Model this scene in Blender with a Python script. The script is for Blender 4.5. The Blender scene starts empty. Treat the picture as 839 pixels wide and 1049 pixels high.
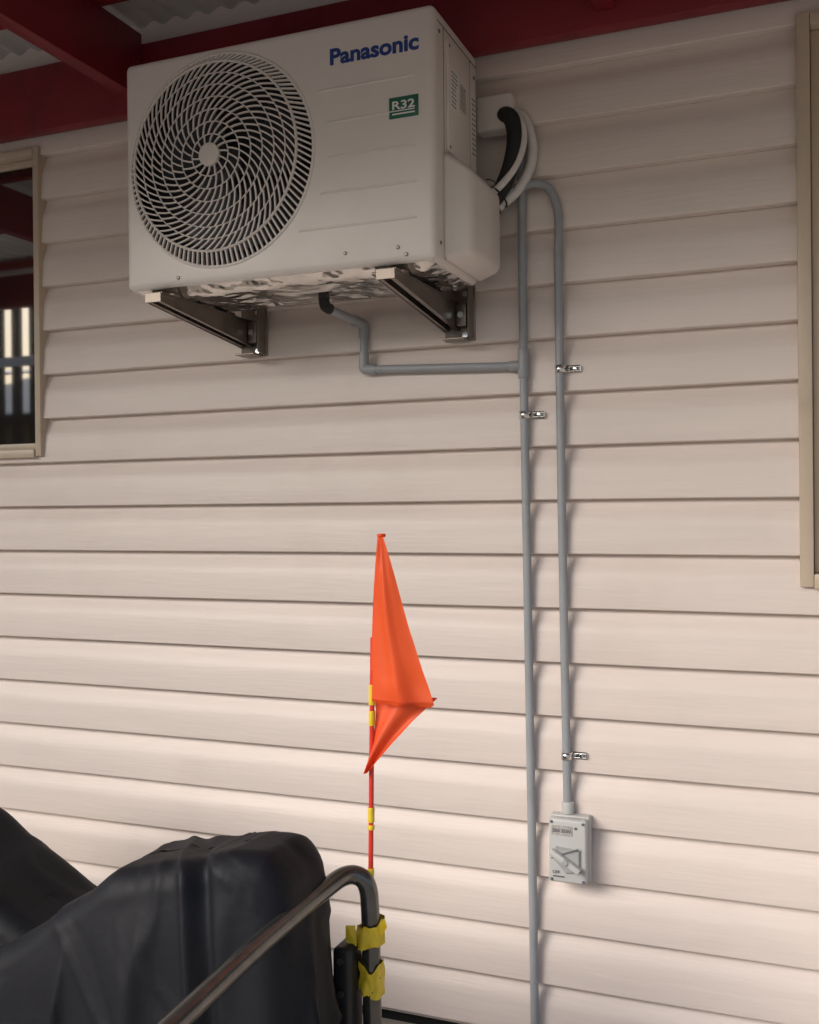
import bpy, bmesh, math, random
from mathutils import Vector, Matrix, noise
random.seed(4)
S = bpy.context.scene
COL = S.collection

# ------------------------------------------------------------------ materials
def mat(name, col, rough=.5, metal=0., var=0., vscale=8., bump=0., bscale=60., stretch=(1,1,1), spec=.5, sheen=0., dirt=None, dscale=3., bdist=.002, rvar=0., ior=None, transl=0.):
    m = bpy.data.materials.new(name); m.use_nodes = True
    nt = m.node_tree; N = nt.nodes; L = nt.links
    b = N['Principled BSDF']
    b.inputs['Roughness'].default_value = rough
    b.inputs['Metallic'].default_value = metal
    b.inputs['Specular IOR Level'].default_value = spec
    if ior: b.inputs['IOR'].default_value = ior
    if sheen: b.inputs['Sheen Weight'].default_value = sheen
    tc = N.new('ShaderNodeTexCoord'); mp = N.new('ShaderNodeMapping')
    mp.inputs['Scale'].default_value = stretch
    L.new(tc.outputs['Object'], mp.inputs['Vector'])
    n = N.new('ShaderNodeTexNoise'); n.inputs['Scale'].default_value = vscale; n.inputs['Detail'].default_value = 2
    L.new(mp.outputs[0], n.inputs['Vector'])
    r = N.new('ShaderNodeValToRGB')
    c0 = [max(0, c*(1-var)) for c in col]; c1 = [min(1, c*(1+var)) for c in col]
    r.color_ramp.elements[0].position = .3; r.color_ramp.elements[1].position = .7
    r.color_ramp.elements[0].color = (*c0, 1); r.color_ramp.elements[1].color = (*c1, 1)
    L.new(n.outputs['Fac'], r.inputs[0])
    out = r.outputs[0]
    if dirt:
        n3 = N.new('ShaderNodeTexNoise'); n3.inputs['Scale'].default_value = dscale; n3.inputs['Detail'].default_value = 4; n3.inputs['Roughness'].default_value=.65
        L.new(tc.outputs['Object'], n3.inputs['Vector'])
        r3 = N.new('ShaderNodeValToRGB'); r3.color_ramp.elements[0].position=.52; r3.color_ramp.elements[1].position=.8
        r3.color_ramp.elements[0].color=(0,0,0,1); r3.color_ramp.elements[1].color=(dirt[3],)*3+(1,)
        L.new(n3.outputs['Fac'], r3.inputs[0])
        mx = N.new('ShaderNodeMix'); mx.data_type='RGBA'
        L.new(r3.outputs[0], mx.inputs[0]); L.new(out, mx.inputs[6]); mx.inputs[7].default_value=(*dirt[:3],1)
        out = mx.outputs[2]
    L.new(out, b.inputs['Base Color'])
    if rvar:
        mr = N.new('ShaderNodeMapRange'); mr.inputs[3].default_value=max(0,rough-rvar); mr.inputs[4].default_value=rough+rvar
        L.new(n.outputs['Fac'], mr.inputs[0]); L.new(mr.outputs[0], b.inputs['Roughness'])
    if bump:
        n2 = N.new('ShaderNodeTexNoise'); n2.inputs['Scale'].default_value = bscale; n2.inputs['Detail'].default_value = 2
        L.new(mp.outputs[0], n2.inputs['Vector'])
        bp = N.new('ShaderNodeBump'); bp.inputs['Strength'].default_value = bump; bp.inputs['Distance'].default_value = bdist
        L.new(n2.outputs['Fac'], bp.inputs['Height']); L.new(bp.outputs[0], b.inputs['Normal'])
    if transl:
        tr=N.new('ShaderNodeBsdfTranslucent'); L.new(out,tr.inputs[0]); ms=N.new('ShaderNodeMixShader'); ms.inputs[0].default_value=transl
        L.new(b.outputs[0],ms.inputs[1]); L.new(tr.outputs[0],ms.inputs[2]); L.new(ms.outputs[0],N['Material Output'].inputs[0])
    return m

M = dict(
 clad = mat('vinyl_cladding', (.78,.685,.635), .45, var=.03, vscale=2.2, bump=.4, bscale=9, stretch=(1,14,14), dirt=(.53,.43,.37,.28), dscale=1.6, bdist=.0018),
 frame = mat('window_frame_paint', (.60,.49,.38), .4, var=.04, vscale=6, dirt=(.35,.27,.2,.3), dscale=9),
 glass = mat('window_glass', (.018,.016,.014), .03, spec=1.0, ior=2.1),
 dark = mat('dark_gap', (.012,.011,.010), .9),
 red = mat('red_beam_paint', (.23,.015,.024), .45, var=.15, vscale=4, dirt=(.07,.01,.012,.5), dscale=6),
 galvroof = mat('galvanised_roofing', (.62,.61,.59), .45, .25, var=.12, vscale=5),
 case = mat('unit_casing', (.75,.69,.65), .36, var=.015, vscale=3, bump=.10, bscale=420, bdist=.0006, dirt=(.5,.43,.36,.2), dscale=5),
 grille = mat('grille_plastic', (.70,.64,.60), .45),
 blade = mat('fan_blade', (.035,.037,.045), .4),
 cavity = mat('fan_cavity', (.012,.012,.014), .7),
 pan = mat('galvanised_base_pan', (.66,.63,.60), .15, .95, var=.12, vscale=14, bump=1.0, bscale=13, bdist=.02, rvar=.08),
 steel = mat('bracket_steel', (.24,.205,.18), .38, .85, var=.2, vscale=18, bump=.15, bscale=40, rvar=.12),
 chrome = mat('zinc_clip', (.8,.8,.79), .16, 1., var=.05, vscale=30),
 blue = mat('logo_blue', (.012,.045,.23), .4),
 green = mat('label_green', (.008,.12,.075), .4),
 white = mat('label_white', (.78,.76,.72), .5, var=.03),
 labelgrey = mat('label_grey', (.42,.40,.38), .5, var=.2, vscale=120),
 pvc = mat('grey_conduit', (.34,.355,.38), .38, var=.06, vscale=10, dirt=(.25,.23,.2,.35), dscale=14),
 whitepipe = mat('white_insulation', (.70,.67,.64), .6, var=.06, vscale=20, bump=.3, bscale=60),
 blackfoam = mat('black_foam', (.018,.018,.018), .75, bump=.4, bscale=120),
 cable = mat('black_tie', (.01,.01,.01), .35),
 isol = mat('isolator_plastic', (.56,.565,.555), .4, var=.03, vscale=8),
 isolb = mat('isolator_lever_plastic', (.40,.405,.40), .4, var=.03, vscale=8),
 isolg = mat('isolator_print', (.14,.14,.15), .45),
 orange = mat('orange_vinyl', (.93,.125,.03), .4, var=.04, vscale=10, bump=.15, bscale=60, bdist=.001, transl=.4),
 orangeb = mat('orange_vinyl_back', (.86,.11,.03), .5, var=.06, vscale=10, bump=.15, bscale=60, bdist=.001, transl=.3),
 polered = mat('fibreglass_red', (.66,.04,.025), .3, var=.08, vscale=30),
 tape = mat('yellow_tape', (.78,.56,.03), .4, var=.1, vscale=40, bump=.5, bscale=120),
 cover = mat('black_cover_fabric', (.0075,.008,.012), .6, var=.15, vscale=5, bump=.35, bscale=60, bdist=.002, spec=.28),
 tube = mat('dark_metal_tube', (.14,.135,.128), .24, .8, var=.12, vscale=50, bump=.15, bscale=260, bdist=.0005),
 rubber = mat('black_rubber', (.016,.016,.016), .5, bump=.2, bscale=90),
 conc = mat('concrete', (.50,.46,.40), .85, var=.08, vscale=6, dirt=(.35,.31,.27,.5), dscale=4),
 grass = mat('lawn_soil', (.10,.12,.05), .9, var=.3, vscale=3),
 fence = mat('fence_steel', (.45,.40,.33), .5, var=.06),
 screen = mat('stained_timber', (.045,.030,.022), .7, var=.2, vscale=9),
 brick = mat('neighbour_brick', (.28,.17,.12), .8, var=.2, vscale=14),
 whiteroof = mat('white_roofing', (.75,.75,.74), .4, var=.04),
)

# ------------------------------------------------------------------ helpers
def link(o, parent=None):
    COL.objects.link(o)
    if parent is not None: o.parent = parent
    return o
def empty(name, loc=(0,0,0)):
    e = bpy.data.objects.new(name, None); e.empty_display_size=.1; COL.objects.link(e); return e
def mesh(name, vs, fs, m, parent=None, smooth=False, autos=None):
    me = bpy.data.meshes.new(name); me.from_pydata([tuple(v) for v in vs], [], fs); me.update()
    bm = bmesh.new(); bm.from_mesh(me); bmesh.ops.recalc_face_normals(bm, faces=bm.faces); bm.to_mesh(me); bm.free()
    me.materials.append(m)
    if smooth: me.polygons.foreach_set('use_smooth', [True]*len(me.polygons))
    if autos: me.polygons.foreach_set('use_smooth', [True]*len(me.polygons)); me.set_sharp_from_angle(angle=math.radians(autos))
    return link(bpy.data.objects.new(name, me), parent)
def box(name, lo, hi, m, parent=None, bevel=0., seg=3, rot=None):
    bm = bmesh.new(); bmesh.ops.create_cube(bm, size=1.)
    c = Vector([(a+b)/2 for a,b in zip(lo,hi)]); d = [abs(b-a) for a,b in zip(lo,hi)]
    bmesh.ops.scale(bm, vec=d, verts=bm.verts)
    if bevel: bmesh.ops.bevel(bm, geom=list(bm.edges), offset=bevel, segments=seg, profile=.5, affect='EDGES')
    if rot is not None: bmesh.ops.rotate(bm, cent=(0,0,0), matrix=rot, verts=bm.verts)
    bmesh.ops.translate(bm, vec=c, verts=bm.verts)
    me = bpy.data.meshes.new(name); bm.to_mesh(me); bm.free(); me.materials.append(m)
    if bevel: me.polygons.foreach_set('use_smooth',[True]*len(me.polygons)); me.set_sharp_from_angle(angle=math.radians(40))
    return link(bpy.data.objects.new(name, me), parent)
def tube(name, pts, r, m, parent=None, smoothc=True, res=6, cyc=False):
    cu = bpy.data.curves.new(name,'CURVE'); cu.dimensions='3D'; cu.bevel_depth=r; cu.bevel_resolution=res; cu.use_fill_caps=True
    if smoothc:
        sp = cu.splines.new('NURBS'); sp.points.add(len(pts)-1)
        for p,q in zip(sp.points, pts): p.co=(*q,1)
        sp.order_u=3; sp.use_endpoint_u=True; sp.resolution_u=10
    else:
        sp = cu.splines.new('POLY'); sp.points.add(len(pts)-1)
        for p,q in zip(sp.points, pts): p.co=(*q,1)
    sp.use_cyclic_u = cyc
    cu.materials.append(m)
    return link(bpy.data.objects.new(name, cu), parent)
def cyl(name, c, r, depth, axis, m, parent=None, seg=32, bevel=0., r2=None):
    bm = bmesh.new(); bmesh.ops.create_cone(bm, cap_ends=True, segments=seg, radius1=r, radius2=r if r2 is None else r2, depth=depth)
    if bevel: 
        es=[e for e in bm.edges if len(e.link_faces)==2 and any(len(f.verts)>4 for f in e.link_faces)]
        bmesh.ops.bevel(bm, geom=es, offset=bevel, segments=3, profile=.5, affect='EDGES')
    q = Vector((0,0,1)).rotation_difference(Vector(axis)).to_matrix()
    bmesh.ops.rotate(bm, cent=(0,0,0), matrix=q, verts=bm.verts); bmesh.ops.translate(bm, vec=c, verts=bm.verts)
    me = bpy.data.meshes.new(name); bm.to_mesh(me); bm.free(); me.materials.append(m)
    me.polygons.foreach_set('use_smooth',[True]*len(me.polygons)); me.set_sharp_from_angle(angle=math.radians(35))
    return link(bpy.data.objects.new(name, me), parent)
def text(name, s, x0, x1, z, y, m, parent, bold=0., h=None):
    cu = bpy.data.curves.new(name,'FONT'); cu.body=s; cu.size=1; cu.extrude=.01; cu.offset=bold
    o = bpy.data.objects.new(name, cu); COL.objects.link(o); bpy.context.view_layer.update()
    me = bpy.data.meshes.new_from_object(o.evaluated_get(bpy.context.evaluated_depsgraph_get()))
    bpy.data.objects.remove(o)
    xs=[v.co.x for v in me.vertices]; ys=[v.co.y for v in me.vertices]
    sx=(x1-x0)/(max(xs)-min(xs)); sy = sx if h is None else h/(max(ys)-min(ys))
    for v in me.vertices:
        v.co = Vector((x0+(v.co.x-min(xs))*sx, y - v.co.z*.05, z+(v.co.y-min(ys))*sy))
    me.materials.clear(); me.materials.append(m)
    return link(bpy.data.objects.new(name, me), parent)

# ------------------------------------------------------------------ house
house = empty('weatherboard_house')
P=.1354; Z0=1.6653
def cladding(name, x0, x1, zlo, zhi):
    vs=[];fs=[]
    k0 = math.floor((zlo-Z0)/P)-1; k1=math.ceil((zhi-Z0)/P)+1
    prof=[(-.003,.003),(-.0028,-.0185),(-.0022,-.0235),(-.0005,-.0258),(.002,-.0262),(.070,-.0212),(.082,-.0190),(.094,-.0145),(.106,-.0088),(.117,-.0040),(.127,-.0008),(.1322,.0010),(P-.003,.003)]
    pts=[]
    for k in range(k0,k1):
        for dz,y in prof[:-1]:
            pts.append((Z0+k*P+dz,y))
    out=[]
    for a,b in zip(pts,pts[1:]):
        if b[0]<=zlo or a[0]>=zhi: continue
        def at(z): 
            t=(z-a[0])/(b[0]-a[0]+1e-9); return (z,a[1]+(b[1]-a[1])*t)
        s = a if a[0]>=zlo else at(zlo); e = b if b[0]<=zhi else at(zhi)
        if not out: out.append(s)
        out.append(e)
    nx=max(2,int((x1-x0)/.2))
    for z,y in out:
        for i in range(nx+1):
            x=x0+(x1-x0)*i/nx
            w=.0014*noise.noise(Vector((x*.9,z*1.5,3)))+.0008*noise.noise(Vector((x*3,round((z-Z0)/P-.3)*7.1,1)))
            dz=.0016*noise.noise(Vector((x*1.3,round((z-Z0)/P-.3)*3.7,8)))
            vs.append((x,y+w,z+dz))
    n=nx+1
    for j in range(len(out)-1):
        for i in range(nx): fs.append((j*n+i,j*n+i+1,(j+1)*n+i+1,(j+1)*n+i))
    me=bpy.data.meshes.new(name); me.from_pydata(vs,[],fs); me.materials.append(M['clad'])
    me.polygons.foreach_set('use_smooth',[True]*len(fs)); me.set_sharp_from_angle(angle=math.radians(40))
    link(bpy.data.objects.new(name,me),house)
ZB,ZT=.158,3.05
LW=(-3.45,-2.222,1.682,2.632); RW=(-.045,1.25,1.322,2.628)
cladding('cladding_west',-6,LW[0],ZB,ZT); cladding('cladding_under_window',LW[0],LW[1],ZB,LW[2]); cladding('cladding_over_window',LW[0],LW[1],LW[3],ZT)
cladding('cladding_centre',LW[1],RW[0],ZB,ZT)
cladding('cladding_under_east_window',RW[0],RW[1],ZB,RW[2]); cladding('cladding_over_east_window',RW[0],RW[1],RW[3],ZT); cladding('cladding_east',RW[1],4.5,ZB,ZT)
box('wall_frame_lower',(-6,.09,.12),(4.5,4.5,3.05),M['dark'],house)
box('house_roof',(-6.3,.02,3.06),(4.8,4.8,3.16),M['galvroof'],house)
box('base_shadow_gap',(-6,.012,.12),(4.5,.088,.19),M['dark'],house)
box('end_corner_board',(-6.08,-.03,.12),(-6.0,4.5,3.05),M['frame'],house)
box('end_corner_board_east',(4.5,-.03,.12),(4.58,4.5,3.05),M['frame'],house)
def window(nm, x0,x1,z0,z1, mull, f=.028, s=.03):
    y0,y1=-.039,.085
    e=empty(nm); e.parent=house
    def b(n,lo,hi,m=M['frame'],bv=.003): box(n,lo,hi,m,e,bv,2)
    b('frame_left',(x0,y0,z0),(x0+f,y1,z1)); b('frame_right',(x1-f,y0,z0),(x1,y1,z1))
    b('frame_top',(x0+f+.0005,y0,z1-f),(x1-f-.0005,y1,z1)); b('frame_sill',(x0+f+.0005,y0-.006,z0-.004),(x1-f-.0005,y1,z0+f))
    a=x0+f+.001; c=x1-f-.001; d=z0+f+.001; g=z1-f-.001; ys,ye=-.010,.03
    b('sash_left',(a,ys,d),(a+s,ye,g)); b('sash_right',(c-s,ys,d),(c,ye,g)); b('sash_top',(a+s,ys+.001,g-s),(c-s,ye,g)); b('sash_bottom',(a+s,ys+.001,d),(c-s,ye,d+s))
    for mx in mull: b('mullion',(mx-.02,ys-.002,d+s),(mx+.02,ye,g-s))
    box('glazing_seal',(a+s-.004,.004,d+s-.004),(c-s+.004,.012,g-s+.004),M['dark'],e)
    box('pane',(a+s+.003,.0015,d+s+.003),(c-s-.003,.0035,g-s-.003),M['glass'],e)
window('west_window',*LW,[-2.84],.022,.02); window('east_window',*RW,[.6],.03,.04)

# ------------------------------------------------------------------ ground
def sheet(name,x0,x1,y0,y1,z,m,parent=None): return mesh(name,[(x0,y0,z),(x1,y0,z),(x1,y1,z),(x0,y1,z)],[(0,1,2,3)],m,parent)
sheet('ground',-400,400,-400,400,.115,M['grass'])
box('concrete_patio_slab',(-9,-10.5,.02),(8,.0,.135),M['conc'],None,.006,2)

# ------------------------------------------------------------------ patio roof
RY=-2.25
patio = empty('patio_roof')
box('ledger_beam',(-6,-.075,2.663),(4.5,-.032,2.858),M['red'],patio,.003,2)
for i,x in enumerate((-5.93,-4.56,-3.2,-1.83,-.47,.9,2.26,3.6)):
    box('rafter_%d'%i,(x-.024,RY+.05,2.70),(x+.024,-.076,2.885),M['red'],patio,.003,2)
    box('rafter_hanger_%d'%i,(x+.0245,-.12,2.72),(x+.0265,-.078,2.82),M['red'],patio)
    for z in (2.745,2.79): cyl('hanger_bolt_%d'%i,(x+.029,-.10,z),.007,.006,(1,0,0),M['red'],patio,6)
for i,y in enumerate((-.27,-.80,-1.4,-2.0)):
    box('batten_%d'%i,(-6,y-.022,2.886),(4.5,y+.022,2.926),M['red'],patio,.003,2)
box('front_beam',(-6,RY,2.72),(4.5,RY+.049,2.91),M['red'],patio,.003,2)
for i,x in enumerate((-5.6,3.9)):
    box('post_%d'%i,(x-.045,RY+.05,.135),(x+.045,RY+.14,2.699),M['red'],patio,.004,2)
vs=[];fs=[];n=0
xs=[-6.1+i*.0095 for i in range(int(10.7/.0095))]
for x in xs:
    z=2.938+.0085*math.sin(2*math.pi*x/.076)
    vs += [(x,RY-.08,z),(x,0.0,z)]
for i in range(len(xs)-1): fs.append((2*i,2*i+2,2*i+3,2*i+1))
mesh('corrugated_sheet',vs,fs,M['galvroof'],patio,smooth=True)

# ------------------------------------------------------------------ air conditioner
ac = empty('air_conditioner_outdoor_unit')
X0,X1=-1.604,-.780; YF,YB=-.425,-.12; A0,A1=2.057,2.622
FC=(-1.332,2.348); FR=.253
body = box('casing',(X0,YF,A0),(X1,YB,A1),M['case'],None,.016,5)
cut = cyl('cut',(FC[0],YF,FC[1]),FR,.16,(0,1,0),M['cavity'],None,96)
md = body.modifiers.new('b','BOOLEAN'); md.operation='DIFFERENCE'; md.object=cut; md.solver='EXACT'
bpy.context.view_layer.update()
nm = bpy.data.meshes.new_from_object(body.evaluated_get(bpy.context.evaluated_depsgraph_get()))
body.modifiers.clear(); body.data = nm; bpy.data.objects.remove(cut); body.parent=ac
nm.polygons.foreach_set('use_smooth',[True]*len(nm.polygons)); nm.set_sharp_from_angle(angle=math.radians(40))
def torus(name,c,R,r,m,parent,sy=1.):
    bm=bmesh.new(); a,b=96,10
    V=[[bm.verts.new((c[0]+(R+r*math.cos(2*math.pi*j/b))*math.cos(2*math.pi*i/a), c[1]+r*sy*math.sin(2*math.pi*j/b), c[2]+(R+r*math.cos(2*math.pi*j/b))*math.sin(2*math.pi*i/a))) for j in range(b)] for i in range(a)]
    for i in range(a):
        for j in range(b): bm.faces.new((V[i][j],V[(i+1)%a][j],V[(i+1)%a][(j+1)%b],V[i][(j+1)%b]))
    bmesh.ops.recalc_face_normals(bm,faces=bm.faces)
    me=bpy.data.meshes.new(name); bm.to_mesh(me); bm.free(); me.materials.append(m); me.polygons.foreach_set('use_smooth',[True]*len(me.polygons))
    return link(bpy.data.objects.new(name,me),parent)
torus('grille_rim',(FC[0],YF+.001,FC[1]),FR+.001,.0045,M['case'],ac)
vs=[];fs=[];n=64
for y,r in ((YF+.004,FR-.0008),(YF+.072,FR-.0008),(YF+.074,0.001)):
    for i in range(n):
        a=2*math.pi*i/n; vs.append((FC[0]+r*math.cos(a),y,FC[1]+r*math.sin(a)))
for j in range(2):
    for i in range(n): fs.append((j*n+i,j*n+(i+1)%n,(j+1)*n+(i+1)%n,(j+1)*n+i))
mesh('fan_shroud',vs,fs,M['cavity'],ac,autos=30)
for k in range(3):
    vs=[];fs=[]
    for i in range(9):
        t=i/8; r=.04+t*.165
        for j in range(9):
            s=j/8-.5; a=k*2*math.pi/3+.5*t+s*(1.25-.1*t)
            vs.append((FC[0]+r*math.cos(a),YF+.048+.035*s+.006*t,FC[1]+r*math.sin(a)))
    for i in range(8):
        for j in range(8): fs.append((i*9+j,i*9+j+1,(i+1)*9+j+1,(i+1)*9+j))
    mesh('fan_blade_%d'%k,vs,fs,M['blade'],ac,smooth=True)
cyl('fan_boss',(FC[0],YF+.045,FC[1]),.045,.04,(0,-1,0),M['blade'],ac,40,.006)
def gy(r): return YF-.004-.016*math.cos(min(1,r/FR)*math.pi/2)**.8
GC=(FC[0]-.014,FC[1]+.010); RI=.226
def bars(name, specs, w, d):
    vs=[];fs=[]
    for pts in specs:
        base=len(vs); n=len(pts)
        for i,(x,y,z) in enumerate(pts):
            x2,_,z2 = pts[min(i+1,n-1)]; x1,_,z1=pts[max(i-1,0)]
            t=Vector((x2-x1,z2-z1)); t.normalize(); nx,nz=-t.y*w/2,t.x*w/2
            vs += [(x-nx,y,z-nz),(x+nx,y,z+nz),(x+nx,y+d,z+nz),(x-nx,y+d,z-nz)]
        for i in range(n-1):
            for j in range(4): fs.append((base+i*4+j,base+i*4+(j+1)%4,base+i*4+4+(j+1)%4,base+i*4+4+j))
        fs.append((base,base+1,base+2,base+3)); e=base+(n-1)*4; fs.append((e,e+1,e+2,e+3))
    return mesh(name,vs,fs,M['grille'],ac)
def sw(r): return -1.45*(r/.22)**.9
specs=[]
ZN=((.024,.050,14,0),(.050,.080,22,.1),(.080,.110,32,.05),(.110,.140,42,.03),(.140,.170,50,.02),(.170,.198,58,.04),(.198,RI,66,.0))
for (ra,rb,n,off) in ZN:
    for i in range(n):
        a0=2*math.pi*(i+off)/n; pts=[]
        for k in range(6):
            r=ra+(rb-ra)*k/5; a=a0+sw(r)
            pts.append((GC[0]+r*math.cos(a),gy(r),GC[1]+r*math.sin(a)))
        specs.append(pts)
bars('swirl_vanes',specs,.0036,.004)
specs=[]
for i in range(110):
    a=2*math.pi*i/110
    p=(GC[0]+RI*math.cos(a),GC[1]+RI*math.sin(a)); q=(FC[0]+(FR-.001)*math.cos(a-.05),FC[1]+(FR-.001)*math.sin(a-.05))
    specs.append([(p[0]+(q[0]-p[0])*k/3,gy(RI)+.0035*k/3+.001,p[1]+(q[1]-p[1])*k/3) for k in range(4)])
bars('outer_comb',specs,.0040,.007)
for i,(ra,rb,_,_) in enumerate(ZN):
    torus('grille_ring_%d'%i,(GC[0],gy(rb)+.0025,GC[1]),rb,.0016 if i<6 else .0034,M['grille'],ac,1.2)
cyl('grille_hub',(GC[0],gy(0)+.001,GC[1]),.028,.012,(0,-1,0),M['grille'],ac,40,.003)
for i,z in enumerate((2.155,2.235,2.315,2.395,2.47)):
    x=FC[0]+math.sqrt(max(0,(FR+.02)**2-(z-FC[1])**2))+.02
    box('panel_crease_%d'%i,(x,YF-.0024,z-.0028),(X1-.045,YF+.003,z+.0028),M['case'],ac,.002,2)
for i,(x,z) in enumerate(((-1.45,2.078),(-1.0,2.092),(-.87,2.092),(-.85,2.075))):
    cyl('panel_screw_%d'%i,(x,YF-.001,z),.0045,.004,(0,-1,0),M['steel'],ac,12,.001)
text('brand_logo','Panasonic',-1.034,-.816,2.524,YF-.0004,M['blue'],ac,.034,.038)
box('refrigerant_badge',(-.888,YF-.0022,2.379),(-.818,YF+.001,2.426),M['green'],ac,.001,2)
text('badge_text','R32',-.880,-.826,2.398,YF-.0024,M['white'],ac,.02,.019)
box('badge_line',(-.880,YF-.0030,2.3865),(-.826,YF-.0021,2.3895),M['white'],ac)
box('lid_seam_side',(X1-.002,YF+.02,2.5905),(X1+.0006,YB-.012,2.5925),M['dark'],ac)
box('side_panel_seam',(X1-.002,YF+.058,A0+.012),(X1+.0006,YF+.0595,2.590),M['dark'],ac)
box('rear_side_seam',(X1-.002,YB-.062,A0+.24),(X1+.0006,YB-.0605,2.590),M['dark'],ac)
box('side_access_panel',(X1-.002,YF+.075,2.32),(X1+.006,YB-.075,2.57),M['case'],ac,.004,3)
box('rating_label',(X1+.0055,YF+.09,2.42),(X1+.0068,YF+.145,2.52),M['white'],ac)
for j in range(9): box('rating_print_%d'%j,(X1+.0066,YF+.094,2.428+j*.0095),(X1+.0072,YF+.120+.018*random.random(),2.431+j*.0095),M['isolg'],ac)
box('warning_label',(X1+.0055,YF+.155,2.44),(X1+.0068,YF+.195,2.50),M['labelgrey'],ac)
box('spec_label',(X1-.001,YB-.052,2.36),(X1+.0012,YB-.018,2.52),M['white'],ac)
for j in range(12): box('spec_print_%d'%j,(X1+.001,YB-.048,2.37+j*.012),(X1+.0017,YB-.024,2.3735+j*.012),M['isolg'],ac)
for i,(y,z) in enumerate(((YF+.085,2.56),(YF+.085,2.33),(YB-.03,2.56),(YF+.03,2.57),(YF+.03,2.10))):
    cyl('side_screw_%d'%i,(X1+.004 if i<2 else X1,y,z),.0045,.006,(1,0,0),M['steel'],ac,12,.001)
bm=bmesh.new()
def ring(x,y0,y1,z0,z1): return [bm.verts.new(p) for p in ((x,y0,z0),(x,y1,z0),(x,y1,z1),(x,y0,z1))]
a=ring(X1-.002,YF+.045,YB+.0,2.062,2.318); b=ring(X1+.060,YF+.085,YB-.004,2.086,2.272)
for i in range(4): bm.faces.new((a[i],a[(i+1)%4],b[(i+1)%4],b[i]))
bm.faces.new(b); bm.faces.new(a[::-1])
bmesh.ops.recalc_face_normals(bm,faces=bm.faces)
bmesh.ops.bevel(bm,geom=[e for e in bm.edges],offset=.016,segments=5,profile=.5,affect='EDGES')
me=bpy.data.meshes.new('valve_cover'); bm.to_mesh(me); bm.free(); me.materials.append(M['case']); me.polygons.foreach_set('use_smooth',[True]*len(me.polygons))
link(bpy.data.objects.new('valve_cover',me),ac)
vs=[];fs=[];nx,ny=90,30
for i in range(nx+1):
    for j in range(ny+1):
        x=X0+.006+(X1-X0-.012)*i/nx; y=YF+.006+(YB-YF-.012)*j/ny
        u=i/nx; v=j/ny
        e=min(1,min(u,1-u)*20,min(v,1-v)*9)
        z=A0+.004-.020*e + .007*max(0,math.sin(u*math.pi*7))**3*e*(1 if .2<v<.8 else .3)+ .004*noise.noise(Vector((x*12,y*12,0)))*e
        vs.append((x,y,z))
for i in range(nx):
    for j in range(ny): fs.append((i*(ny+1)+j,(i+1)*(ny+1)+j,(i+1)*(ny+1)+j+1,i*(ny+1)+j+1))
mesh('base_pan',vs,fs,M['pan'],ac,smooth=True)
for i,x in enumerate((-1.51,-.90)):
    for j,y in enumerate((YF+.03,YB-.03)):
        box('mount_foot_%d%d'%(i,j),(x-.04,y-.02,2.038),(x+.04,y+.02,2.0455),M['steel'],ac,.002,2)

# ------------------------------------------------------------------ brackets
def bracket(k, xc):
    e=empty('wall_bracket' if k==0 else 'wall_bracket.001')
    yb,yt=-.027,-.468
    def web(n,x):
        t=.003
        pr=[(yb,1.965),(yb,2.034),(yt,2.034),(yt,2.014)]
        vs=[(x,y,z) for y,z in pr]+[(x+t,y,z) for y,z in pr]
        mesh(n,vs,[(0,1,2,3),(4,5,6,7)]+[(i,(i+1)%4,(i+1)%4+4,i+4) for i in range(4)],M['steel'],e)
    web('arm_web_left',xc-.022); web('arm_web_right',xc+.019)
    box('arm_top_flange',(xc-.024,yt,2.0345),(xc+.024,yb,2.0375),M['steel'],e)
    vs=[(xc-.0185,yb,1.967),(xc+.0185,yb,1.967),(xc+.0185,yt+.001,2.0155),(xc-.0185,yt+.001,2.0155)]
    mesh('arm_lower_lip_l',[vs[0],(xc-.009,yb,1.967),(xc-.009,yt+.001,2.0155),vs[3]],[(0,1,2,3)],M['steel'],e)
    mesh('arm_lower_lip_r',[(xc+.009,yb,1.967),vs[1],vs[2],(xc+.009,yt+.001,2.0155)],[(0,1,2,3)],M['steel'],e)
    box('arm_end_cap',(xc-.023,yt-.004,2.013),(xc+.023,yt-.0005,2.0365),M['steel'],e,.001,1)
    box('wall_plate',(xc-.02,-.033,1.94),(xc+.062,-.0265,2.13),M['steel'],e,.002,2)
    box('plate_return',(xc+.055,-.075,1.945),(xc+.0585,-.0335,2.10),M['steel'],e,.001,1)
    box('joint_block',(xc+.0235,-.07,1.972),(xc+.0505,-.034,2.03),M['steel'],e,.003,2)
    for z in (1.955,2.0,2.06,2.115):
        cyl('bolt',(xc+.038,-.037 if z in(1.955,2.115) else (-.0745 if z==2.0 else -.037),z),.0085,.008,(0,-1,0),M['chrome'],e,6)
    cyl('rubber_mount',(xc,-.40,2.0385),.012,.004,(0,0,1),M['blackfoam'],e,16)
    box('cut_foot',(xc-.01,-.085,1.938),(xc+.05,-.035,1.942),M['steel'],e,.001,1)
bracket(0,-1.492); bracket(1,-.882)

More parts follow.
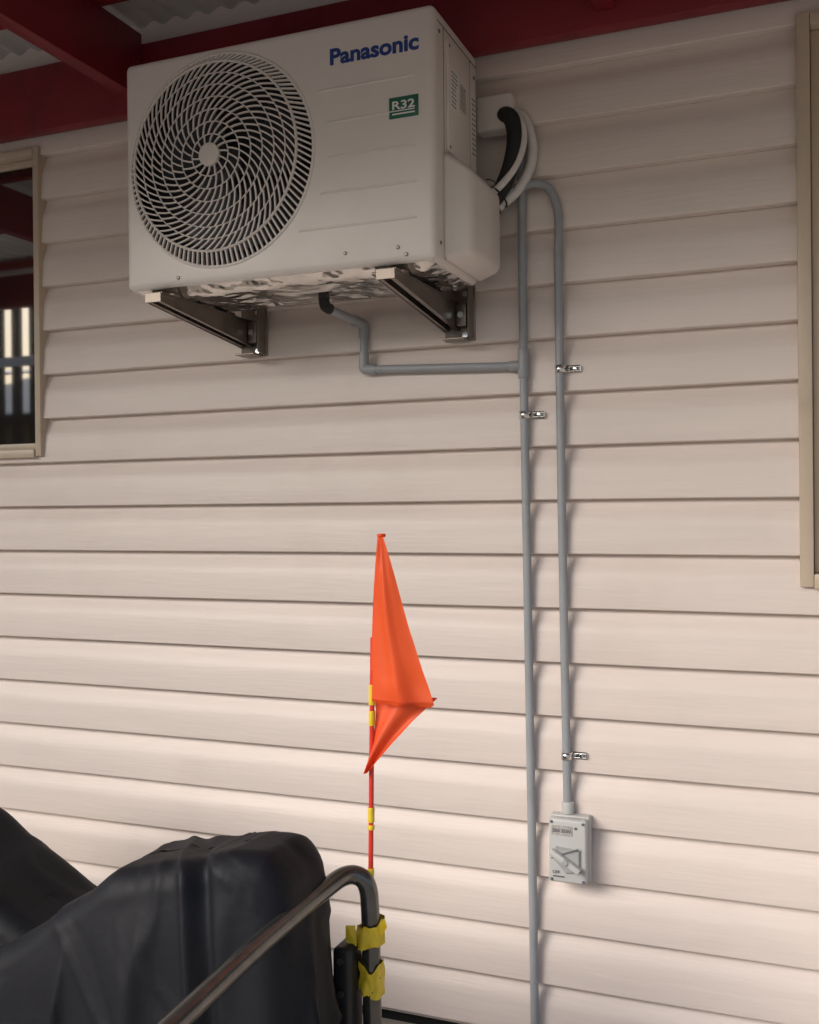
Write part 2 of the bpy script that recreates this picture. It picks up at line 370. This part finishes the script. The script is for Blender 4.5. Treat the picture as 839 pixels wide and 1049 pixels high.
# ------------------------------------------------------------------ pipes
PY=-.039
def clip(x,z,e):
    vs=[];fs=[]
    pr=[(x-.0155,PY+.0115)]+[(x-.0128*math.cos(math.pi*i/12),PY-.0125*math.sin(math.pi*i/12)) for i in range(13)]+[(x+.0140,PY+.0115),(x+.048,PY+.0115)]
    for (px,py) in pr: vs.extend([(px,py,z-.009),(px,py,z+.009)])
    for i in range(len(pr)-1): fs.append((2*i,2*i+2,2*i+3,2*i+1))
    o=mesh('clip_strap',vs,fs,M['chrome'],e,autos=50); s=o.modifiers.new('s','SOLIDIFY'); s.thickness=.0016; s.offset=0
    y=PY+.0095
    cyl('clip_screw',(x+.035,y-.001,z),.0055,.004,(0,-1,0),M['chrome'],e,16,.0015)
    tube('clip_bead',[(x+.018,y,z+.005),(x+.047,y,z+.005)],.0018,M['chrome'],e,False,3)
    tube('clip_bead_lower',[(x+.018,y,z-.005),(x+.047,y,z-.005)],.0018,M['chrome'],e,False,3)
    tube('clip_end_bead',[(x+.0485,y-.001,z-.006),(x+.0485,y-.001,z+.006)],.0015,M['chrome'],e,False,3)
drain=empty('drain_pipe')
R=.0108
tube('downpipe',[(-.690,PY,2.475),(-.6915,PY,2.2),(-.691,PY,1.86),(-.684,PY,1.2),(-.676,PY,.137)],R,M['pvc'],drain,True)
cyl('tee_fitting',(-.691,PY,1.872),.0142,.075,(0,0,1),M['pvc'],drain,32,.002)
cyl('pipe_coupling',(-.690,PY,2.44),.0135,.04,(0,0,1),M['pvc'],drain,32,.002)
tube('branch',[(-1.12,PY-.002,1.882),(-.70,PY,1.866)],R,M['pvc'],drain,False)
cyl('tee_branch_socket',(-.712,PY,1.8665),.0138,.03,(1,0,0),M['pvc'],drain,32,.002)
tube('elbow_low',[(-1.131,PY,1.925),(-1.131,PY,1.9),(-1.131,PY,1.882),(-1.11,PY,1.882),(-1.095,PY,1.881)],.0138,M['pvc'],drain)
tube('riser',[(-1.131,PY,1.89),(-1.129,PY,1.985)],R,M['pvc'],drain,False)
tube('elbow_top',[(-1.13,PY,1.968),(-1.129,PY,1.992),(-1.130,-.044,2.004),(-1.138,-.06,2.007),(-1.142,-.075,2.009)],.0138,M['pvc'],drain)
tube('feed',[(-1.136,-.05,2.006),(-1.158,-.19,2.020)],R,M['pvc'],drain,False)
tube('rubber_elbow',[(-1.157,-.188,2.020),(-1.160,-.20,2.021),(-1.162,-.210,2.028),(-1.162,-.212,2.045)],.0140,M['blackfoam'],drain)
clip(-.6895,1.742,drain)
cond=empty('electrical_conduit')
XB=-.598
tube('conduit_run',[(-.60,PY,2.15),(-.5985,PY,1.85),(-.5935,PY,1.2),(-.588,PY,.775)],R,M['pvc'],cond,True)
tube('conduit_arch',[(-.80,-.16,2.215),(-.745,-.11,2.265),(-.705,-.068,2.300),(-.660,-.042,2.322),(-.618,PY,2.308),(-.596,PY,2.24),(-.60,PY,2.16),(-.60,PY,2.10)],R,M['pvc'],cond)
clip(-.597,1.852,cond); clip(-.5895,.893,cond)
cyl('conduit_gland',(-.5875,PY,.765),.0155,.03,(0,0,1),M['isol'],cond,24,.003)
ref=empty('refrigerant_pipes')
tube('insulated_black',[(-.79,-.10,2.205),(-.755,-.10,2.255),(-.712,-.095,2.32),(-.690,-.09,2.41),(-.700,-.085,2.475),(-.730,-.07,2.495),(-.745,-.02,2.495)],.0205,M['blackfoam'],ref)
tube('insulated_white',[(-.79,-.14,2.205),(-.75,-.10,2.245),(-.69,-.06,2.30),(-.655,-.048,2.38),(-.670,-.045,2.47),(-.70,-.04,2.51),(-.74,-.02,2.52)],.0125,M['whitepipe'],ref)
tube('insulated_white_return',[(-.79,-.15,2.235),(-.75,-.13,2.272),(-.70,-.105,2.325),(-.668,-.09,2.40),(-.678,-.08,2.47),(-.71,-.06,2.50)],.009,M['whitepipe'],ref)
box('wall_penetration_cover',(-.80,-.078,2.455),(-.705,-.022,2.545),M['case'],ref,.008,3)
for i,(x,y,z,ax) in enumerate(((-.746,-.112,2.258,(1,.5,.9)),(-.732,-.104,2.276,(1,.5,1)))):
    t=torus('cable_tie_%d'%i,(0,0,0),.029,.0024,M['cable'],ref); t.location=(x,y,z); t.rotation_mode='QUATERNION'; t.rotation_quaternion=Vector((0,1,0)).rotation_difference(Vector(ax))
tube('tie_tail',[(-.728,-.12,2.30),(-.74,-.14,2.315),(-.75,-.15,2.308)],.0016,M['cable'],ref,True,3)

# ------------------------------------------------------------------ isolator
iso=empty('isolator_switch')
bx0,bx1,bz0,bz1=-.628,-.530,.590,.750
box('back_box',(bx0,-.055,bz0),(bx1,-.0265,bz1),M['isol'],iso,.005,3)
box('front_cover',(bx0+.002,-.085,bz0+.002),(bx1-.002,-.0555,bz1-.002),M['isol'],iso,.007,4)
xc=(bx0+bx1)/2
vs=[]
for y in (-.0845,-.094):
    s=1. if y>-.09 else .86
    for (dx,dz) in ((-.030,.030),(.034,.024),(.034,-.030),(-.004,-.036),(-.034,-.004)):
        vs.append((xc+dx*s,y,bz0+.062+dz*s))
mesh('lever_boss',vs,[(5,6,7,8,9)]+[(i,(i+1)%5,(i+1)%5+5,i+5) for i in range(5)],M['isolb'],iso)
box('lever',(xc-.043,-.112,bz0+.054),(xc+.040,-.0945,bz0+.069),M['isol'],iso,.003,3,Matrix.Rotation(math.radians(32),3,'Y'))
box('lever_guard_line',(xc-.040,-.0955,bz0+.0755),(xc+.032,-.0935,bz0+.0795),M['isolg'],iso,0,1,Matrix.Rotation(math.radians(-22),3,'Y'))
cyl('lever_pivot',(xc,-.113,bz0+.061),.008,.004,(0,-1,0),M['isolb'],iso,24,.001)
box('position_mark',(xc-.036,-.0862,bz0+.016),(xc-.008,-.0852,bz0+.0195),M['isolg'],iso,0,1)
box('label_plate',(bx0+.010,-.0864,bz1-.042),(bx0+.062,-.0845,bz1-.018),M['labelgrey'],iso,.0005,1)
text('label_text','20A 250V',bx0+.013,bx0+.059,bz1-.034,-.0867,M['isolg'],iso,.02)
text('off_text','OFF',bx0+.012,bx0+.030,bz0+.024,-.0855,M['isolg'],iso,.02)
for i,(x,z) in enumerate(((bx0+.01,bz0+.01),(bx1-.01,bz0+.01),(bx0+.01,bz1-.01),(bx1-.01,bz1-.01),(bx1-.028,bz1-.022))):
    cyl('cover_screw_%d'%i,(x,-.0852,z),.0038,.003,(0,-1,0),M['isolg'],iso,14,.0008)

# ------------------------------------------------------------------ safety flag
flag=empty('safety_flag')
FY=-.945
tube('pole',[(-.7095,FY,1.29),(-.715,FY,1.06),(-.722,FY,.60)],.0043,M['polered'],flag,True)
for i,(z0,z1) in enumerate(((1.175,1.21),(1.14,1.165),(.975,1.0),(.962,.970),(.88,.896))):
    t=(1.29-z0)/(1.29-.60); x=-.7095-.0125*t
    cyl('tape_band_%d'%i,(x-.0003,FY,(z0+z1)/2),.0058,z1-z0,(.02,0,1),M['tape'],flag,20,.0008)
def lerp(a,b,t): return a+(b-a)*t
def patch(name, L_, R_, rows, cols, m, yfun):
    def ev(P,t):
        n=len(P)-1; s=min(t*n,n-1e-6); i=int(s); f=s-i
        return Vector((lerp(P[i][0],P[i+1][0],f),lerp(P[i][1],P[i+1][1],f)))
    vs=[];fs=[]
    for r in range(rows+1):
        t=r/rows; a=ev(L_,t); b=ev(R_,t)
        for c in range(cols+1):
            u=c/cols; p=a.lerp(b,u); vs.append((p.x,yfun(u,t),p.y))
    for r in range(rows):
        for c in range(cols): k=r*(cols+1)+c; fs.append((k,k+1,k+cols+2,k+cols+1))
    return mesh(name,vs,fs,m,flag,smooth=True)
def yy(u,t): return FY-.008-.010*math.sin(u*3.0+.6)*t - .013*math.exp(-((u-.42-.12*t)/.13)**2)*t*(1-t*.3)+ .004*math.sin(u*7+t*3)*t*u + .003*noise.noise(Vector((u*2.5,t*4,2)))
patch('pennant',[(-.6955,1.463),(-.6985,1.40),(-.7035,1.30),(-.7055,1.23),(-.7065,1.188)],[(-.6845,1.461),(-.667,1.40),(-.640,1.305),(-.616,1.235),(-.598,1.186)],60,26,M['orange'],yy)
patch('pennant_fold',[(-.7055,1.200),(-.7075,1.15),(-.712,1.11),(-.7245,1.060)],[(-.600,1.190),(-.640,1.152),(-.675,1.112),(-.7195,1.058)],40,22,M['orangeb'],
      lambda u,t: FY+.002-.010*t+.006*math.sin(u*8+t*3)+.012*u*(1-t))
patch('pennant_hem',[(-.7065,1.189),(-.7066,1.186),(-.7066,1.183)],[(-.598,1.187),(-.598,1.182),(-.606,1.177)],6,26,M['orange'],
      lambda u,t: yy(u,1)+.004*t)
tube('sleeve',[(-.692,FY-.004,1.463),(-.700,FY-.004,1.38),(-.7045,FY-.003,1.29),(-.7070,FY-.003,1.235)],.0050,M['orange'],flag,True,5)
cyl('pole_cap',(-.6905,FY-.003,1.464),.0075,.006,(0,0,1),M['orange'],flag,16,.002)

# ------------------------------------------------------------------ covered mobility scooter
sc=empty('covered_mobility_scooter')
RT=.0158
tube('grab_rail',[(-.742,-2.0,.845),(-.750,-1.7,.852),(-.762,-1.45,.860),(-.768,-1.25,.872),(-.766,-1.12,.878),(-.762,-1.04,.884),(-.750,-.968,.893),(-.718,-.955,.880),(-.714,-.955,.82),(-.712,-.957,.74),(-.708,-.96,.20)],RT,M['tube'],sc,True,12)
cyl('rail_foot',(-.708,-.96,.185),.05,.06,(0,0,1),M['rubber'],sc,32,.01)
box('rail_clamp',(-.766,-1.0,.60),(-.733,-.945,.775),M['rubber'],sc,.008,3)
box('clamp_arm',(-.760,-.97,.30),(-.738,-.95,.60),M['rubber'],sc,.004,2)
for i,z in enumerate((.755,.70)): cyl('clamp_bolt_%d'%i,(-.749,-1.002,z),.006,.006,(0,-1,0),M['steel'],sc,6)
def wrap(name,c,rx,ry,z0,z1,seed):
    vs=[];fs=[];n=56;m_=10
    for j in range(m_+1):
        z=lerp(z0,z1,j/m_)
        for i in range(n):
            a=2*math.pi*i/n; q=1+.22*noise.noise(Vector((math.cos(a)*2.2,math.sin(a)*2.2,z*45+seed)))
            e=.012*noise.noise(Vector((math.cos(a)*1.6,math.sin(a)*1.6,seed+(0 if j<m_/2 else 4))))*abs(j/m_-.5)*2
            vs.append((c[0]+rx*q*math.cos(a),c[1]+ry*q*math.sin(a),z+.005*math.sin(a+seed)+e))
    for j in range(m_):
        for i in range(n): fs.append((j*n+i,j*n+(i+1)%n,(j+1)*n+(i+1)%n,(j+1)*n+i))
    mesh(name,vs,fs,M['tape'],sc,smooth=True)
wrap('tape_upper',(-.716,-.952),.0235,.025,.772,.808,1.); wrap('tape_lower',(-.714,-.952),.021,.023,.69,.742,5.)
mesh('tape_tail',[(-.699,-.962,.806),(-.684,-.964,.822),(-.679,-.966,.808),(-.688,-.96,.795),(-.697,-.962,.783)],[(0,1,2,3,4)],M['tape'],sc)
mesh('tape_tail_left',[(-.735,-.972,.806),(-.750,-.978,.806),(-.752,-.975,.780),(-.740,-.975,.768),(-.732,-.972,.772)],[(0,1,2,3,4)],M['tape'],sc)
def interp(P,x):
    if x<=P[0][0]: return P[0][1]
    for (a,b),(c,d) in zip(P,P[1:]):
        if x<=c:
            t=(x-a)/(c-a); t=t*t*(3-2*t)*.4+t*.6; return b+(d-b)*t
    return P[-1][1]
def drape(name, xa,xb,yc,hd,H,flare,seed,rad=.07,crease=()):
    per=[]; nseg=260
    w=(xb-xa)/2; cx=(xa+xb)/2
    for i in range(nseg):
        a=2*math.pi*i/nseg; ca,sa=math.cos(a),math.sin(a); n=5.
        k=(abs(ca)**n+abs(sa)**n)**(-1/n)
        per.append((w*ca*k,hd*sa*k))
    L=[0]
    for i in range(nseg):
        p,q=per[i],per[(i+1)%nseg]; L.append(L[-1]+math.hypot(q[0]-p[0],q[1]-p[1]))
    pts=[];NT=340;j=0
    for i in range(NT):
        s=L[-1]*i/NT
        while L[j+1]<s: j+=1
        f=(s-L[j])/(L[j+1]-L[j]); p,q=per[j],per[(j+1)%nseg]; pts.append((p[0]+(q[0]-p[0])*f,p[1]+(q[1]-p[1])*f))
    vs=[]; TOP=18;SK=56
    for i,(rx,ry) in enumerate(pts):
        s=L[-1]*i/NT
        ccx=max(-w+hd,min(w-hd,rx)); nx,ny=rx-ccx,ry
        l=math.hypot(nx,ny) or 1; nx/=l;ny/=l
        for k in range(TOP+SK+1):
            if k<=TOP:
                t=k/TOP
                f=(t/.5)*(1-rad/hd) if t<.5 else (1-rad/hd)+rad/hd*math.sin((t-.5)*math.pi)
                px=ccx+(rx-ccx)*f; py=ry*f
                h=interp(H,cx+px)
                z=h-(rad*(1-math.cos((t-.5)*math.pi)) if t>.5 else 0)
                amp_t=.35
            else:
                t=(k-TOP)/SK
                h=interp(H,cx+rx)-rad; z=h-(h-.15)*t
                q=noise.noise(Vector((s*6.5+seed,t*.6,seed))); pl=1-2*abs(q)*1.6
                fold=.034*(pl**3 if pl>0 else 0)+.018*noise.noise(Vector((s*15,t*1.2,seed+3)))
                o=flare*t**.8+ fold*min(1,t*2.2)*(1.5 if ny<0 else .6)
                px=rx+nx*o; py=ry+ny*o; amp_t=.35+.65*min(1,t*3)
            x=cx+px; y=yc+py
            for (cxx,amp,wd) in crease:
                g=math.exp(-((x-cxx-.6*(-y-.975)-.04*(.9-z))/wd)**2)
                if py<0: y-=amp*g
                z+=amp*.3*g if k<=TOP else 0
            wv=Vector((x*4,y*4,z*4+seed)); d=.010*noise.noise(wv)+.003*noise.noise(wv*2.3)
            rr=noise.noise(Vector((x*5+z*6,y*3,z*2-x*2+seed))); d+=(.009*math.exp(-(rr/.045)**2)-.004*math.exp(-((rr-.25)/.04)**2))*amp_t
            x+=nx*d; y+=ny*d; z+= d*.8 if k<=TOP else d*.2
            vs.append((x,y,z))
    fs=[];K=TOP+SK+1
    for i in range(NT):
        a=i*K;b=((i+1)%NT)*K
        for k in range(K-1): fs.append((a+k,b+k,b+k+1,a+k+1))
    return mesh(name,vs,fs,M['cover'],sc,smooth=True)
drape('fabric_cover',-1.62,-.763,-1.085,.11,[(-1.62,.60),(-1.45,.68),(-1.29,.775),(-1.15,.868),(-1.07,.922),(-.95,.950),(-.86,.976),(-.80,.976),(-.763,.955)],.05,2.,.048,crease=((-1.05,.018,.011),(-1.02,-.014,.013)))
drape('fabric_cover_front',-2.3,-1.36,-.84,.14,[(-2.3,.885),(-1.9,.89),(-1.75,.84),(-1.62,.775),(-1.42,.675),(-1.36,.63)],.05,9.,.05,crease=())
box('scooter_base_deck',(-2.15,-1.14,.16),(-.86,-.80,.27),M['rubber'],sc,.03,4)
for i,(x,y) in enumerate(((-2.0,-1.12),(-2.0,-.80),(-.98,-1.12),(-.98,-.92))):
    cyl('wheel_%d'%i,(x,y,.235),.10,.06,(0,1,0),M['rubber'],sc,40,.015)

# ------------------------------------------------------------------ surroundings (behind the camera)
fen=empty('boundary_fence')
vs=[];fs=[];xs=[-16+i*.05 for i in range(520)]
for i,x in enumerate(xs):
    y=-11+(.03 if (i//3)%2 else 0); vs+=[(x,y,.1),(x,y,1.95)]
for i in range(len(xs)-1): fs.append((2*i,2*i+2,2*i+3,2*i+1))
mesh('fence_panels',vs,fs,M['fence'],fen); box('fence_rail',(-16,-11.03,1.95),(10,-10.96,2.0),M['fence'],fen)
scr=empty('reflection_slat_screen')  # unseen slatted screen, added so the west window reflects dark bars
for i in range(22):
    x=-5.0-i*.17; box('slat_%d'%i,(x-.04,-3.62,.135),(x+.04,-3.59,3.15),M['screen'],scr)
for i,z in enumerate((.4,1.5,2.18,2.62)): box('screen_rail_%d'%i,(-8.7,-3.588,z),(-4.9,-3.55,z+.07),M['whiteroof'] if i==3 else M['screen'],scr)
vs=[];fs=[]
for i in range(400):
    x=-8.8+i*.01; z=.009*math.sin(2*math.pi*x/.076); vs+=[(x,-3.75,2.60+z),(x,-4.9,2.82+z)]
for i in range(399): fs.append((2*i,2*i+2,2*i+3,2*i+1))
mesh('reflection_canopy',vs,fs,M['whiteroof'],scr,smooth=True)  # pale corrugated sheet, also added for the west window to reflect
nb=empty('neighbour_house')
box('walls',(-17,-19,.1),(-3,-13.5,3.4),M['brick'],nb)
mesh('hip_roof',[(-17.6,-19.6,3.4),(-2.4,-19.6,3.4),(-2.4,-12.9,3.4),(-17.6,-12.9,3.4),(-13.5,-16.2,5.3),(-6.5,-16.2,5.3)],[(0,1,5,4),(1,2,5),(2,3,4,5),(3,0,4)],M['whiteroof'],nb)
box('window_pane',(-11,-13.5,1.3),(-9,-13.46,2.6),M['glass'],nb); box('eave_gutter',(-17.7,-12.92,3.3),(-2.3,-12.8,3.42),M['whiteroof'],nb)

# ------------------------------------------------------------------ light
w=bpy.data.worlds.new('World'); S.world=w; w.use_nodes=True
nt=w.node_tree; bg=nt.nodes['Background']; sky=nt.nodes.new('ShaderNodeTexSky')
sky.sky_type='NISHITA'; sky.sun_disc=False
EL,AZ=28,213
sky.sun_elevation=math.radians(EL); sky.sun_rotation=math.radians(AZ); sky.dust_density=2.5; sky.ozone_density=.8
nt.links.new(sky.outputs[0],bg.inputs['Color']); bg.inputs['Strength'].default_value=.15
sl=bpy.data.lights.new('sun','SUN'); sl.energy=2.5; sl.angle=math.radians(36); sl.color=(1,.965,.92)
so=bpy.data.objects.new('sun',sl); COL.objects.link(so)
az=math.radians(AZ); el=math.radians(EL)
dv=Vector((math.sin(az)*math.cos(el),math.cos(az)*math.cos(el),math.sin(el)))
so.rotation_euler=(-dv).to_track_quat('-Z','Y').to_euler(); so.location=(0,-4,8)

# ------------------------------------------------------------------ camera
yaw,pitch,roll,D,H=.3815,-.0027,-.0094,2.5403,1.5079
fw=Vector((-math.sin(yaw)*math.cos(pitch),math.cos(yaw)*math.cos(pitch),math.sin(pitch)))
rt=Vector((math.cos(yaw),math.sin(yaw),0)); up=rt.cross(fw)
r2=rt*math.cos(roll)+up*math.sin(roll); u2=-rt*math.sin(roll)+up*math.cos(roll)
cam=bpy.data.cameras.new('camera'); co=bpy.data.objects.new('camera',cam); COL.objects.link(co)
mw=Matrix((r2,u2,-fw)).transposed().to_4x4(); mw.translation=(0,-D,H); co.matrix_world=mw
cam.sensor_fit='VERTICAL'; cam.sensor_height=36; cam.lens=36*1050/1049; cam.clip_end=1500; cam.clip_start=.05
S.camera=co
S.view_settings.view_transform='Standard'; S.view_settings.look='None'; S.view_settings.exposure=0
